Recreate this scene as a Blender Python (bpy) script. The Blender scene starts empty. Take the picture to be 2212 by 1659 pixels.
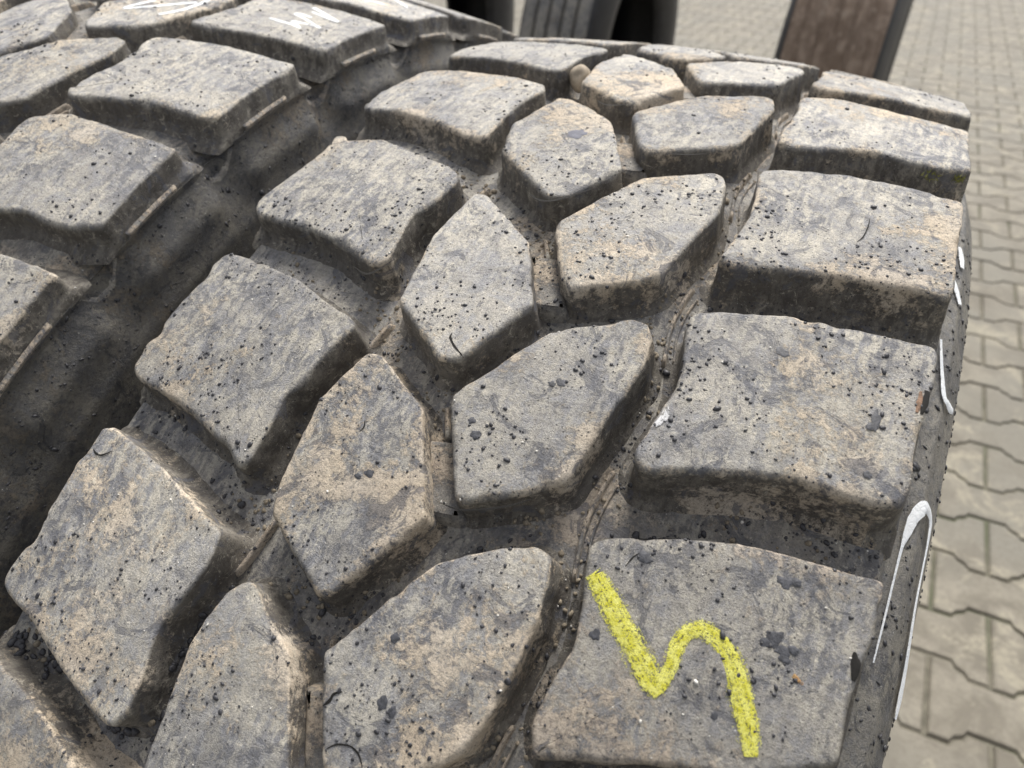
import bpy, bmesh, math, random, json
from mathutils import Vector, Matrix, noise
from mathutils.bvhtree import BVHTree
random.seed(7)
C = bpy.context.scene.collection
scene = bpy.context.scene
# ------------------------------------------------------------------ camera
cam_d = bpy.data.cameras.new('camera'); cam = bpy.data.objects.new('camera', cam_d); C.objects.link(cam)
cam_d.sensor_width = 36; cam_d.lens = 27.238; cam_d.clip_start = 0.01; cam_d.clip_end = 500
CAM = Vector((0.114669, -0.4078, 1.1576))
CR = Matrix(((0.89706, -0.263277, 0.354918), (0.441792, 0.515996, -0.733872), (0.010075, 0.815128, 0.579193)))
cam.matrix_world = Matrix.Translation(CAM) @ CR.to_4x4()
cam_d.dof.use_dof = True; cam_d.dof.focus_distance = 0.26; cam_d.dof.aperture_fstop = 15
scene.camera = cam
# ------------------------------------------------------------------ sky and sun
SUN = Vector((-0.06, 0.56, 0.80)).normalized()
w = bpy.data.worlds.new('World'); scene.world = w; w.use_nodes = True
nt = w.node_tree; bg = nt.nodes['Background']
sky = nt.nodes.new('ShaderNodeTexSky'); sky.sky_type = 'NISHITA'; sky.sun_disc = False
sky.sun_elevation = math.asin(SUN.z); sky.sun_rotation = math.atan2(SUN.x, SUN.y); sky.dust_density = 4; sky.air_density = 1
hs = nt.nodes.new('ShaderNodeHueSaturation'); hs.inputs['Saturation'].default_value = 0.22   # thin overcast: the sky is nearly white
nt.links.new(sky.outputs[0], hs.inputs['Color']); nt.links.new(hs.outputs[0], bg.inputs[0]); bg.inputs[1].default_value = 0.105
sd = bpy.data.lights.new('sun', 'SUN'); sun = bpy.data.objects.new('sun', sd); C.objects.link(sun)
sd.energy = 2.4; sd.angle = math.radians(24); sd.color = (1, 0.95, 0.87)
sun.rotation_euler = SUN.to_track_quat('Z', 'Y').to_euler()
scene.view_settings.view_transform = 'Standard'; scene.view_settings.look = 'None'
scene.view_settings.exposure = 0.78; scene.view_settings.gamma = 1

# ------------------------------------------------------------------ helpers
def meta(o, label=None, cat=None, group=None, kind=None):
    if label: o['label'] = label
    if cat: o['category'] = cat
    if group: o['group'] = group
    if kind: o['kind'] = kind
    return o
def link(name, me, mat=None, parent=None, mw=None):
    o = bpy.data.objects.new(name, me); C.objects.link(o)
    if mat and me is not None and not me.materials: me.materials.append(mat)
    if parent: o.parent = parent
    if mw is not None: o.matrix_local = mw
    return o
def mesh(name, vs, fs, smooth=True, zone=None, uv=None):
    me = bpy.data.meshes.new(name); me.from_pydata(vs, [], fs); me.update()
    if smooth: me.polygons.foreach_set('use_smooth', [True]*len(me.polygons))
    if zone:
        a = me.color_attributes.new('zone', 'FLOAT_COLOR', 'POINT')
        flat = []
        for z in zone: flat += [z[0], z[1], z[2] if len(z) > 2 else 0, 1]
        a.data.foreach_set('color', flat)
    if uv:
        l = me.uv_layers.new(name='UVMap'); li = [0]*len(me.loops); me.loops.foreach_get('vertex_index', li)
        fl = []
        for i in li: fl += uv[i]
        l.data.foreach_set('uv', fl)
    return me
def sst(x, a, b):
    t = max(0., min(1., (x-a)/(b-a))); return t*t*(3-2*t)
def nz(p, s, off=0.): return noise.noise((p[0]*s+off, p[1]*s+off*1.7, p[2]*s-off))

class NT:
    def __init__(s, name):
        s.m = bpy.data.materials.new(name); s.m.use_nodes = True; s.t = s.m.node_tree; s.t.nodes.clear()
        s.o = s.n('OutputMaterial'); s.b = s.n('BsdfPrincipled'); s.t.links.new(s.b.outputs[0], s.o.inputs[0])
    def n(s, ty, **k):
        x = s.t.nodes.new('ShaderNode'+ty)
        for a, b in k.items(): setattr(x, a, b)
        return x
    def l(s, a, b):
        s.t.links.new(a, b)
    def inp(s, x, v):
        if hasattr(v, 'is_output'): s.l(v, x)
        else: x.default_value = v
    def noise(s, vec, scale, detail=4, rough=.6, dist=0.):
        x = s.n('TexNoise'); s.l(vec, x.inputs['Vector']); x.inputs['Scale'].default_value = scale
        x.inputs['Detail'].default_value = detail; x.inputs['Roughness'].default_value = rough; x.inputs['Distortion'].default_value = dist
        return x.outputs['Fac']
    def vor(s, vec, scale, feat='F1', out='Distance'):
        x = s.n('TexVoronoi', feature=feat); s.l(vec, x.inputs['Vector']); x.inputs['Scale'].default_value = scale
        return x.outputs[out]
    def ramp(s, f, a, b, lo=0., hi=1.):
        x = s.n('MapRange'); x.interpolation_type = 'SMOOTHSTEP'; s.inp(x.inputs[0], f)
        x.inputs[1].default_value = a; x.inputs[2].default_value = b; x.inputs[3].default_value = lo; x.inputs[4].default_value = hi
        return x.outputs[0]
    def mix(s, f, a, b, mode='MIX'):
        x = s.n('Mix', data_type='RGBA', blend_type=mode); s.inp(x.inputs[0], f)
        s.inp(x.inputs[6], a if hasattr(a, 'is_output') else (*a, 1)); s.inp(x.inputs[7], b if hasattr(b, 'is_output') else (*b, 1))
        return x.outputs[2]
    def math(s, op, a, b=0.):
        x = s.n('Math', operation=op, use_clamp=False); s.inp(x.inputs[0], a); s.inp(x.inputs[1], b); return x.outputs[0]
    def mapv(s, vec, sc=(1, 1, 1)):
        x = s.n('Mapping'); s.l(vec, x.inputs[0]); x.inputs['Scale'].default_value = sc; return x.outputs[0]
    def coords(s, rnd=True):
        tc = s.n('TexCoord'); v = tc.outputs['Object']
        if rnd:
            oi = s.n('ObjectInfo'); m = s.n('VectorMath', operation='MULTIPLY'); m.inputs[1].default_value = (3.1, 1.7, 2.3)
            cx = s.n('CombineXYZ'); [s.l(oi.outputs['Random'], cx.inputs[i]) for i in range(3)]
            s.l(cx.outputs[0], m.inputs[0]); a = s.n('VectorMath', operation='ADD'); s.l(v, a.inputs[0]); s.l(m.outputs[0], a.inputs[1]); v = a.outputs[0]
        return v
    def bump(s, h, strength, dist=.001):
        x = s.n('Bump'); x.inputs['Strength'].default_value = strength; x.inputs['Distance'].default_value = dist
        s.l(h, x.inputs['Height']); s.l(x.outputs[0], s.b.inputs['Normal'])

def rubber(name, dust=.5, tone=1., tan=(.40, .325, .245), wallmud=.5, rnd=True, rough=.54):
    m = NT(name); v = m.coords(rnd)
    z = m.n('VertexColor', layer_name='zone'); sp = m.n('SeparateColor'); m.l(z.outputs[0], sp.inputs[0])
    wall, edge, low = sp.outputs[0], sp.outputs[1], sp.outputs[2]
    T_ = lambda *c: tuple(x*tone for x in c)
    big = m.noise(v, 16, 3, .55); med = m.noise(v, 65, 7, .7, .5); fine = m.noise(v, 420, 8, .8, .3); gr = m.noise(v, 1700, 3, .75)
    streak = m.noise(m.mapv(v, (1, .3, .3)), 320, 5, .7)
    c = m.mix(m.ramp(m.noise(v, 22, 6, .62, .7), .42, .58), T_(.088, .089, .098), T_(.212, .200, .182))
    c = m.mix(m.ramp(m.noise(v, 95, 8, .8, 1.1), .47, .56, 0, .8), c, T_(.170, .170, .178))
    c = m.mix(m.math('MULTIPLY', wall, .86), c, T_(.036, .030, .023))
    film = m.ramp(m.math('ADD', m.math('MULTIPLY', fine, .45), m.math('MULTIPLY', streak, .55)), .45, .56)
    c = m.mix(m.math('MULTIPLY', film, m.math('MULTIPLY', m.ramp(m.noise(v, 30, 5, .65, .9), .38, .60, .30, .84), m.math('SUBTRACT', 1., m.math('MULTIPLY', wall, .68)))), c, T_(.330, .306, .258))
    t = m.math('ADD', m.math('MULTIPLY', big, 1.1), m.math('ADD', m.math('MULTIPLY', med, .8), m.math('MULTIPLY', fine, .8)))
    oi_ = m.n('ObjectInfo'); pv_ = oi_.outputs['Random'] if rnd else .5
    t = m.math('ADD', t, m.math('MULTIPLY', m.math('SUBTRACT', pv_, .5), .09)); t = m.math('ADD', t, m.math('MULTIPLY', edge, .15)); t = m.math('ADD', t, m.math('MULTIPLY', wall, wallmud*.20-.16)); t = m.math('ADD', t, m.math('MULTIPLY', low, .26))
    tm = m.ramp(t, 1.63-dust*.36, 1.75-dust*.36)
    tc = m.mix(m.ramp(m.noise(v, 40, 4), .35, .7), T_(*tan), T_(tan[0]*1.05, tan[1]*1.12, tan[2]*1.25))
    c = m.mix(m.math('MULTIPLY', tm, .72), c, tc)
    pale = m.ramp(m.noise(v, 150, 10, .9, 1.6), .55, .62); c = m.mix(m.math('MULTIPLY', pale, .6), c, T_(.46, .425, .355))
    # pits and specks
    dk = m.ramp(m.vor(v, 520), .22, .12); dsel = m.ramp(m.noise(v, 140, 2), .47, .54)
    c = m.mix(m.math('MULTIPLY', m.math('MULTIPLY', dk, dsel), .85), c, (.022, .022, .026))
    dk2 = m.ramp(m.vor(m.mapv(v, (1.2, 1, .9)), 1150), .24, .12); dsel2 = m.ramp(m.noise(v, 90, 3), .42, .58)
    c = m.mix(m.math('MULTIPLY', m.math('MULTIPLY', dk2, dsel2), .6), c, (.035, .035, .038))
    wk = m.ramp(m.vor(m.mapv(v, (1.3, 1.1, 1.2)), 420), .13, .05); wsel = m.ramp(m.noise(v, 230, 2), .55, .6)
    c = m.mix(m.math('MULTIPLY', m.math('MULTIPLY', wk, wsel), .85), c, (.7, .68, .63))
    rub = m.ramp(m.noise(v, 62, 8, .74, 1.2), .555, .60); c = m.mix(m.math('MULTIPLY', rub, .68), c, T_(.062, .065, .078))
    sg = m.noise(v, 800, 6, .85); c = m.mix(m.ramp(sg, .49, .60, .0, .45), c, T_(.062, .060, .060)); c = m.mix(m.ramp(gr, .50, .66, .0, .22), c, T_(.055, .053, .05))
    hv = m.n('HueSaturation'); hv.inputs['Saturation'].default_value = 1.; m.l(c, hv.inputs['Color']); m.inp(hv.inputs['Value'], m.math('ADD', m.math('MULTIPLY', m.math('FRACT', m.math('MULTIPLY', pv_, 7.31)), .26), .87)); c = hv.outputs[0]
    m.l(c, m.b.inputs['Base Color'])
    m.l(m.ramp(tm, 0, 1, rough, .92), m.b.inputs['Roughness']); m.b.inputs['Specular IOR Level'].default_value = .45
    h = m.math('ADD', m.math('MULTIPLY', fine, 1.1), m.math('ADD', m.math('MULTIPLY', med, 1.0), m.math('MULTIPLY', gr, .5)))
    h = m.math('ADD', h, m.math('MULTIPLY', tm, .25)); h = m.math('SUBTRACT', h, m.math('MULTIPLY', rub, .2))
    m.bump(h, .75, .0011)
    return m.m
def plain(name, col, rough=.6, var=.15, sc=200, bump=.3, bd=.0005):
    m = NT(name); v = m.coords(True); n = m.noise(v, sc, 5, .65)
    c = m.mix(m.ramp(n, .3, .7), tuple(x*(1-var) for x in col), tuple(min(1, x*(1+var)) for x in col))
    m.l(c, m.b.inputs['Base Color']); m.b.inputs['Roughness'].default_value = rough; m.bump(n, bump, bd); return m.m
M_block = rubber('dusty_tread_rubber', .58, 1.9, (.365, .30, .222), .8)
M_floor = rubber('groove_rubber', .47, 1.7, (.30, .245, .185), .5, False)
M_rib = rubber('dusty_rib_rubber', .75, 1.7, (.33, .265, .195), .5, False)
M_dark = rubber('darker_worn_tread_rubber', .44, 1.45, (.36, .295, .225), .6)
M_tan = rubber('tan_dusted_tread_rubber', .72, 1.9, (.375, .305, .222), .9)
M_side = rubber('sidewall_rubber', .05, .95, (.22, .19, .15), .3, False, .42)
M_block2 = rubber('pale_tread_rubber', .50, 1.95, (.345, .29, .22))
M_side2 = rubber('grimy_sidewall_rubber', .54, .62, (.34, .28, .21), .3, False, .45)
M_crumb = plain('rubber_crumb', (.042, .042, .048), .45, .5, 900, .3)
M_crack = plain('crack_shadowed_rubber', (.008, .007, .006), .9, .3)  # near-black colour stands in for the shade inside cracks and nicks
M_liner = plain('inner_liner_rubber', (.010, .010, .012), .5, .3, 60)
M_stone = plain('pebble_stone', (.50, .42, .32), .8, .35, 160, .6, .0012)
M_wood = plain('torn_brown_rubber', (.24, .15, .10), .85, .35, 500, .7, .001)
M_moss = plain('moss_green', (.19, .19, .06), .9, .4, 400)
M_blot = plain('dark_rubber_spot', (.060, .062, .072), .6, .45, 700, .6)

def crayon(name, c1, c2, cover=.5, sc=1100):
    m = NT(name); tc = m.n('TexCoord'); v = tc.outputs['Object']; uv = m.n('SeparateXYZ'); m.l(tc.outputs['UV'], uv.inputs[0])
    n = m.noise(v, sc, 5, .85); n2 = m.noise(v, sc*.28, 5, .7)
    cx = m.n('CombineXYZ'); m.l(m.math('MULTIPLY', uv.outputs[0], 14), cx.inputs[0]); m.l(m.math('MULTIPLY', uv.outputs[1], 2.2), cx.inputs[1]); st = m.noise(cx.outputs[0], 1.0, 3)
    e = m.math('ABSOLUTE', m.math('SUBTRACT', uv.outputs[0], .5)); e = m.ramp(e, .22, .5)
    a = m.math('ADD', m.math('ADD', m.math('MULTIPLY', n, .62), m.math('MULTIPLY', n2, .14)), m.math('MULTIPLY', st, .24)); a = m.math('SUBTRACT', a, m.math('MULTIPLY', e, .11))
    al = m.ramp(a, cover-.055, cover-.035)
    c = m.mix(m.ramp(n2, .35, .65), c1, c2); m.l(c, m.b.inputs['Base Color']); m.b.inputs['Roughness'].default_value = .7
    m.l(al, m.b.inputs['Alpha']); m.bump(n, .9, .001); return m.m
M_yellow = crayon('yellow_crayon', (.78, .74, .05), (.95, .93, .24), .502, 1700)
M_white = crayon('white_marker_paint', (.80, .83, .87), (.90, .92, .94), .385, 420)
M_chalk = crayon('chalky_white_smear', (.6, .6, .62), (.75, .75, .76), .52, 500)
M_rust = crayon('orange_rust_smear', (.42, .22, .08), (.5, .3, .12), .5, 500)

# ------------------------------------------------------------------ tyre pattern, measured on the tread: (axial x, angle) in 1e-4
OUTLINES = {
  'E1': [[550,-879],[546,-827],[577,-765],[723,-655],[839,-572],[943,-517],[1069,-483],[1192,-454],[1319,-422],[1324,-573],[1327,-745],[1310,-951],[1308,-1161],[1320,-1380],[1075,-1653],[1009,-1665],[946,-1703],[882,-1734],[820,-1783],[726,-1848],[644,-1911],[605,-1934],[572,-1794],[577,-1660],[587,-1519],[602,-1396],[598,-1263],[589,-1167],[569,-1026]],
  'C1': [[-64,-1917],[1,-1712],[62,-1492],[146,-1239],[221,-1133],[304,-1035],[399,-953],[452,-965],[465,-1024],[475,-1099],[482,-1225],[488,-1349],[482,-1480],[475,-1645],[457,-1873],[431,-2061],[314,-2295],[140,-2486],[105,-2473],[68,-2432],[14,-2225],[-26,-2070],[-59,-1966]],
  'B1': [[-494,-2350],[-499,-2190],[-479,-2021],[-459,-1852],[-426,-1770],[-385,-1746],[-343,-1805],[-266,-1902],[-176,-1994],[-119,-2144],[-81,-2304],[-25,-2511],[48,-2647],[11,-2797],[-132,-3263],[-171,-3276],[-450,-2959],[-463,-2877],[-472,-2731],[-476,-2603]],
  'A1': [[-1264,-1231],[-1160,-1262],[-1026,-1316],[-907,-1378],[-794,-1438],[-679,-1514],[-581,-1568],[-570,-1758],[-590,-1930],[-613,-2094],[-633,-2180],[-618,-2337],[-601,-2531],[-601,-2707],[-629,-2803],[-690,-2809],[-855,-2723],[-1007,-2642],[-1165,-2538],[-1241,-2517],[-1331,-2473],[-1353,-2425],[-1345,-2321],[-1332,-2197],[-1297,-2124],[-1321,-1923],[-1313,-1735],[-1319,-1546],[-1297,-1479],[-1304,-1375],[-1300,-1269]],
  'A2': [[-1338,-1314],[-1319,-1266],[-1261,-1248],[-1152,-1264],[-1010,-1314],[-873,-1366],[-724,-1470],[-582,-1543],[-530,-1608],[-557,-1712],[-582,-1883],[-606,-2142],[-636,-2233],[-617,-2434],[-624,-2558],[-623,-2708],[-645,-2788],[-685,-2764],[-733,-2693],[-870,-2622],[-991,-2549],[-1134,-2498],[-1272,-2475],[-1334,-2427],[-1350,-2374],[-1358,-2170],[-1340,-2119],[-1350,-1950],[-1337,-1741],[-1316,-1519],[-1336,-1429]],
  'A3': [[-1335,-1299],[-1300,-1272],[-1262,-1282],[-1245,-1349],[-1219,-1334],[-1071,-1263],[-913,-1361],[-766,-1446],[-657,-1501],[-569,-1592],[-550,-1711],[-574,-1964],[-622,-2142],[-608,-2314],[-596,-2487],[-586,-2653],[-631,-2710],[-693,-2685],[-769,-2625],[-858,-2566],[-1001,-2498],[-1193,-2482],[-1328,-2440],[-1377,-2356],[-1386,-2237],[-1347,-1968],[-1313,-1643],[-1312,-1399]],
  'A4': [[-1298,-1361],[-1112,-1321],[-961,-1366],[-802,-1404],[-593,-1531],[-553,-1674],[-593,-1928],[-602,-2173],[-597,-2554],[-600,-2671],[-635,-2712],[-711,-2692],[-875,-2549],[-1109,-2417],[-1263,-2400],[-1343,-2407],[-1380,-2342],[-1391,-2033],[-1358,-1710],[-1343,-1492]],
  'B2': [[-433,-1765],[-380,-1753],[-133,-2023],[48,-2647],[11,-2797],[-132,-3263],[-171,-3276],[-450,-2959],[-473,-2794],[-506,-2179]],
  'B3': [[-442,-1788],[-386,-1782],[-104,-2170],[43,-2702],[-103,-3263],[-176,-3295],[-439,-2956],[-480,-2314]],
  'B4': [[-455,-1804],[-379,-1789],[-130,-2089],[60,-2792],[-77,-3264],[-155,-3314],[-477,-2847],[-540,-2420]],
  'C2': [[-62,-1880],[141,-1234],[381,-948],[440,-954],[471,-1050],[487,-1246],[406,-2150],[314,-2295],[140,-2486],[105,-2473],[-29,-2012]],
  'C3': [[-48,-1954],[-49,-1901],[152,-1201],[406,-913],[451,-950],[480,-1119],[494,-1429],[405,-2150],[353,-2256],[134,-2487],[82,-2415]],
  'C4': [[-63,-1941],[-65,-1840],[148,-1241],[416,-941],[462,-996],[490,-1255],[439,-2052],[372,-2191],[102,-2484],[57,-2416]],
  'E2': [[563,-913],[556,-801],[573,-742],[644,-686],[716,-637],[830,-564],[932,-519],[1042,-497],[1150,-462],[1223,-453],[1318,-420],[1327,-499],[1332,-666],[1322,-899],[1319,-1229],[1328,-1393],[1324,-1547],[1298,-1607],[1268,-1624],[1205,-1639],[1153,-1647],[1075,-1653],[1009,-1665],[946,-1703],[882,-1734],[820,-1783],[726,-1848],[644,-1911],[605,-1934],[575,-1895],[561,-1844],[571,-1757],[583,-1586],[602,-1402],[606,-1294],[599,-1191],[582,-1054]],
  'E3': [[566,-825],[571,-711],[659,-632],[830,-513],[1005,-444],[1179,-400],[1322,-396],[1324,-688],[1325,-1133],[1334,-1361],[1336,-1567],[1312,-1592],[1259,-1593],[1184,-1610],[1072,-1661],[958,-1704],[808,-1786],[657,-1875],[591,-1891],[563,-1840],[572,-1784],[587,-1627],[597,-1456],[605,-1276],[593,-1070]],
  'E4': [[565,-862],[572,-723],[712,-551],[926,-524],[1031,-530],[1135,-511],[1314,-494],[1320,-1043],[1330,-1244],[1334,-1465],[1214,-1585],[1124,-1612],[983,-1607],[847,-1698],[716,-1836],[627,-1901],[577,-1855],[567,-1714],[580,-1460],[584,-1091]],
}

R0, K0 = 0.53, 0.0092277

class Tyre:
    def __init__(s, scale, dl, dc, dr, sw):    # groove depth at the left shoulder, the middle, the right shoulder; sidewall profile
        s.s = scale; s.R = R0*scale; s.d = (dl, dc, dr); s.sw = sw; s.off = 0. if scale == 1 else .012533; s.p = .1625 if scale == 1 else .1570796; s.dipd = .004 if scale == 1 else .0115
    def fd(s, x):
        dl, dc, dr = s.d
        return dc+(dr-dc)*sst(x, .038, .058)+(.0165-dc)*sst(-x, .036, .048)+(dl-.0165)*sst(-x, .058, .070)
    def web(s, ph, side):      # 1 in the middle of the gap between two shoulder lugs
        c0, hw = (-.021, .024) if side > 0 else (-.105, .027)
        u = ((ph-s.off-c0+s.p/2) % s.p)-s.p/2; u = abs(u)/hw
        return (1-u*u)**.8 if u < 1 else 0.
    def r(s, x): return (R0 - K0*(x/.14)**2)*s.s
    def pt(s, x, ph, drop=0.):
        r = s.r(x)-drop; return (x, r*math.sin(ph), r*math.cos(ph))

def prep(pl, R, seed):
    pts = [(x*1e-4, p*1e-4*R) for x, p in pl]
    a = sum(pts[i-1][0]*pts[i][1]-pts[i][0]*pts[i-1][1] for i in range(len(pts)))
    if a < 0: pts.reverse()
    # uniform resampling
    per = [math.dist(pts[i], pts[(i+1) % len(pts)]) for i in range(len(pts))]; L = sum(per); N = 240
    out = []; i = 0; acc = 0.
    for k in range(N):
        t = L*k/N
        while acc+per[i] < t: acc += per[i]; i += 1
        f = (t-acc)/per[i]; p, q = pts[i], pts[(i+1) % len(pts)]
        out.append((p[0]+(q[0]-p[0])*f, p[1]+(q[1]-p[1])*f))
    for _ in range(3):
        out = [((out[j-1][0]+2*out[j][0]+out[(j+1) % N][0])/4, (out[j-1][1]+2*out[j][1]+out[(j+1) % N][1])/4) for j in range(N)]
    res = []
    for j in range(N):
        p, q = out[j-1], out[(j+1) % N]; dx, dy = q[0]-p[0], q[1]-p[1]; l = math.hypot(dx, dy) or 1
        nx, ny = dy/l, -dx/l     # outward
        w_ = (.00022*nz((out[j][0], out[j][1], 0), 330, seed) + .00025*nz((out[j][0], out[j][1], 1), 60, seed))
        res.append((out[j][0]+nx*w_, out[j][1]+ny*w_, nx, ny))
    return res

def block_mesh(T, pl, row, seed, name='tread_block'):
    P = prep(pl, T.R, seed); N = len(P)
    outer = row in 'AE'; xm = max(abs(p[0]) for p in P)
    rf = .0046 if outer else .0032
    vs = []; zone = []; fs = []
    cx = sum(p[0] for p in P)/N; cy = sum(p[1] for p in P)/N
    re = []
    for p in P:
        n1 = nz((p[0], p[1], 3), 55, seed); n2 = max(0, nz((p[0], p[1], 5), 130, seed*1.3)-.30)
        fr = sst(-p[3], -.3, .8)     # the edge that met the road first is worn round
        re.append(max(.0007, (.0010+.0014*fr)+.0005*n1+.0055*n2))
    def add(x, y, drop, z, amp=.0003, sc=260):
        q = T.pt(x, y/T.R, drop)
        n = amp*nz(q, sc, seed); r = 1+n/T.R
        vs.append((q[0], q[1]*r, q[2]*r)); zone.append(z)
    rings = []
    rings.append(('f', -15)); rings += [('f', a) for a in (0, 30, 60, 90)]
    rings += [('w', f) for f in (.66, .33)]; rings += [('t', a) for a in (0, 22, 45, 68, 90)]
    for kind, a in rings:
        for j, (x, y, nx, ny) in enumerate(P):
            h = T.fd(x+nx*(.006 if kind == 'f' and a < 30 else 0)); ow = sst(abs(nx), .55, .85) if (outer and nx*x > 0) else 0.
            e = re[j]; w0 = .09*(h-rf)
            if kind == 'f':
                if a < 0: o, d = w0+rf+.003, h+.0022
                else: o, d = w0+rf-rf*math.sin(math.radians(a)), h-rf*(1-math.cos(math.radians(a)))
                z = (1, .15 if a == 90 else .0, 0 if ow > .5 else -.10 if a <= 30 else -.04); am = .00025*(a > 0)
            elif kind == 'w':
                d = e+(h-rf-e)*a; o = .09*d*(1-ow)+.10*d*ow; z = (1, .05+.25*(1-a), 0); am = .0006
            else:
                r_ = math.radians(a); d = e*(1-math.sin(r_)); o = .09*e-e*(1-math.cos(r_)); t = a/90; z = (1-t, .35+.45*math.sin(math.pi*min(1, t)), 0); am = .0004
            X = x+nx*o; Y = y+ny*o
            if outer and abs(X) > xm+.1*d: X = math.copysign(xm+.1*d, X)
            wn = am*nz((X, Y, d), 120, seed+3)+.6*am*nz((X, Y, d), 330, seed+9)
            X += nx*wn; Y += ny*wn
            add(X, Y, d+am*.6*nz((X, Y, d), 200, seed+5), z, .0002)
    nr = len(rings); base = [(p[0]-p[2]*(re[j]*.91), p[1]-p[3]*(re[j]*.91)) for j, p in enumerate(P)]
    S = [1-(i/11)**1.15 for i in range(1, 11)]
    S[0] = .94
    for k, s_ in enumerate(S):
        for (x, y) in base:
            X = cx+(x-cx)*s_; Y = cy+(y-cy)*s_
            q = (X, Y, 0)
            d = -.0007*nz(q, 26, seed) - .00035*nz(q, 90, seed) - .00018*nz(q, 260, seed)
            add(X, Y, d*(1 if k else .5), (0, .35 if k == 0 else 0, 0), .0001, 500)
    c = len(vs); q = T.pt(cx, cy/T.R, -.0007*nz((cx, cy, 0), 26, seed)); vs.append(q); zone.append((0, 0, 0))
    tot = nr+len(S)
    for k in range(tot-1):
        for j in range(N):
            a, b = k*N+j, k*N+(j+1) % N; fs.append((a, b, b+N, a+N))
    k = tot-1
    for j in range(N): fs.append((k*N+j, k*N+(j+1) % N, c))
    return mesh(name, vs, fs, True, zone)

def revolve(prof, seg, zone=None, amp=0., sc=60, close=False, mod=None):
    """prof: (x, r) -> surface round the X axis"""
    vs = []; zs = []; n = len(prof)
    for k in range(seg):
        a = 2*math.pi*k/seg; s_, c_ = math.sin(a), math.cos(a)
        for i, (x, r) in enumerate(prof):
            d = 0.
            if amp: d = amp*(nz((x, r*s_, r*c_), sc)+.5*nz((x, r*s_, r*c_), sc*3.3))
            if mod: d -= mod(i, x, a)
            vs.append((x, (r+d)*s_, (r+d)*c_)); zs.append(zone(x, r) if zone else (0, 0, 0))
    fs = []
    for k in range(seg):
        k2 = (k+1) % seg
        for i in range(n-1 if not close else n):
            i2 = (i+1) % n; fs.append((k*n+i, k*n+i2, k2*n+i2, k2*n+i))
    return vs, fs, zs

SW1 = [(.1330, .018), (.1365, .036), (.1445, .041), (.1520, .055), (.1570, .080), (.1585, .110), (.1550, .150), (.1440, .190), (.1250, .225), (.1130, .243), (.1100, .252)]
SW2 = [(.1352, .0130), (.1346, .0165), (.1395, .028), (.1440, .045), (.1475, .075), (.1490, .110), (.1470, .150), (.1400, .190), (.1250, .225), (.1130, .243), (.1100, .252)]
def swpt(t, P_=SW1):
    i = min(int(t), 6-1)
    f = t-i; return (P_[i][0]*(1-f)+P_[i+1][0]*f, P_[i][1]*(1-f)+P_[i+1][1]*f)

def ribbon(T, pts, widths, lift, sub=6, drops=None):
    """closed thin strip laid on the tread along (x, ph); widths in m"""
    cs = [Vector((x, p*T.R, 0)) for x, p in pts]; path = []; W_ = []
    n = len(cs)
    for i in range(n-1):
        p0, p1, p2, p3 = cs[max(i-1, 0)], cs[i], cs[i+1], cs[min(i+2, n-1)]
        for k in range(sub):
            t = k/sub
            path.append(.5*((2*p1)+(p2-p0)*t+(2*p0-5*p1+4*p2-p3)*t*t+(3*p1-p0-3*p2+p3)*t**3)); W_.append(widths[i]*(1-t)+widths[i+1]*t)
    path.append(cs[-1]); W_.append(widths[-1])
    return path, W_
def strip_mesh(T, pts, widths, lift, name, place=None, th=.0003, cross=5, seed=1, jag=.12):
    path, W_ = ribbon(T, pts, widths, lift); vs = []; uv = []; fs = []; L = 0
    place = place or (lambda x, y, d: T.pt(x, y/T.R, d))
    for i, p in enumerate(path):
        a = path[max(i-1, 0)]; b = path[min(i+1, len(path)-1)]; t = (b-a).normalized() if (b-a).length else Vector((1, 0, 0)); nrm = Vector((t.y, -t.x, 0))
        if i: L += (p-path[i-1]).length
        for j in range(cross):
            u = j/(cross-1); w_ = W_[i]*(1+jag*nz((p.x, p.y, j), 400, seed)); q = p+nrm*w_*(u-.5)
            vs.append(place(q.x, q.y, -(lift+th*math.sin(math.pi*u)))); uv.append((u, L*50))
    for i in range(len(path)-1):
        for j in range(cross-1):
            a = i*cross+j; fs.append((a, a+1, a+1+cross, a+cross))
    return mesh(name, vs, fs, True, None, uv)

def ridge_mesh(T, pts, w_, h, depth, name='groove_rib'):
    """low rounded rib standing on the groove floor"""
    path, W_ = ribbon(T, pts, [w_]*len(pts), 0); vs = []; fs = []; n = 7
    prof = [(-1.6, -.001), (-1, 0.0), (-.8, h*.7), (0, h), (.8, h*.7), (1, 0.0), (1.6, -.001)]
    for i, p in enumerate(path):
        a = path[max(i-1, 0)]; b = path[min(i+1, len(path)-1)]; t = (b-a).normalized(); nrm = Vector((t.y, -t.x, 0))
        e = min(1, i/2, (len(path)-1-i)/2)
        for u, hh in prof:
            q = p+nrm*u*w_/2; vs.append(T.pt(q.x, q.y/T.R, T.fd(q.x)-hh*e-.0002+(0 if e else .001)))
    for i in range(len(path)-1):
        for j in range(n-1): a = i*n+j; fs.append((a, a+1, a+1+n, a+n))
    return mesh(name, vs, fs, True, [(0.5, .5, .3)]*len(vs))

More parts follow.
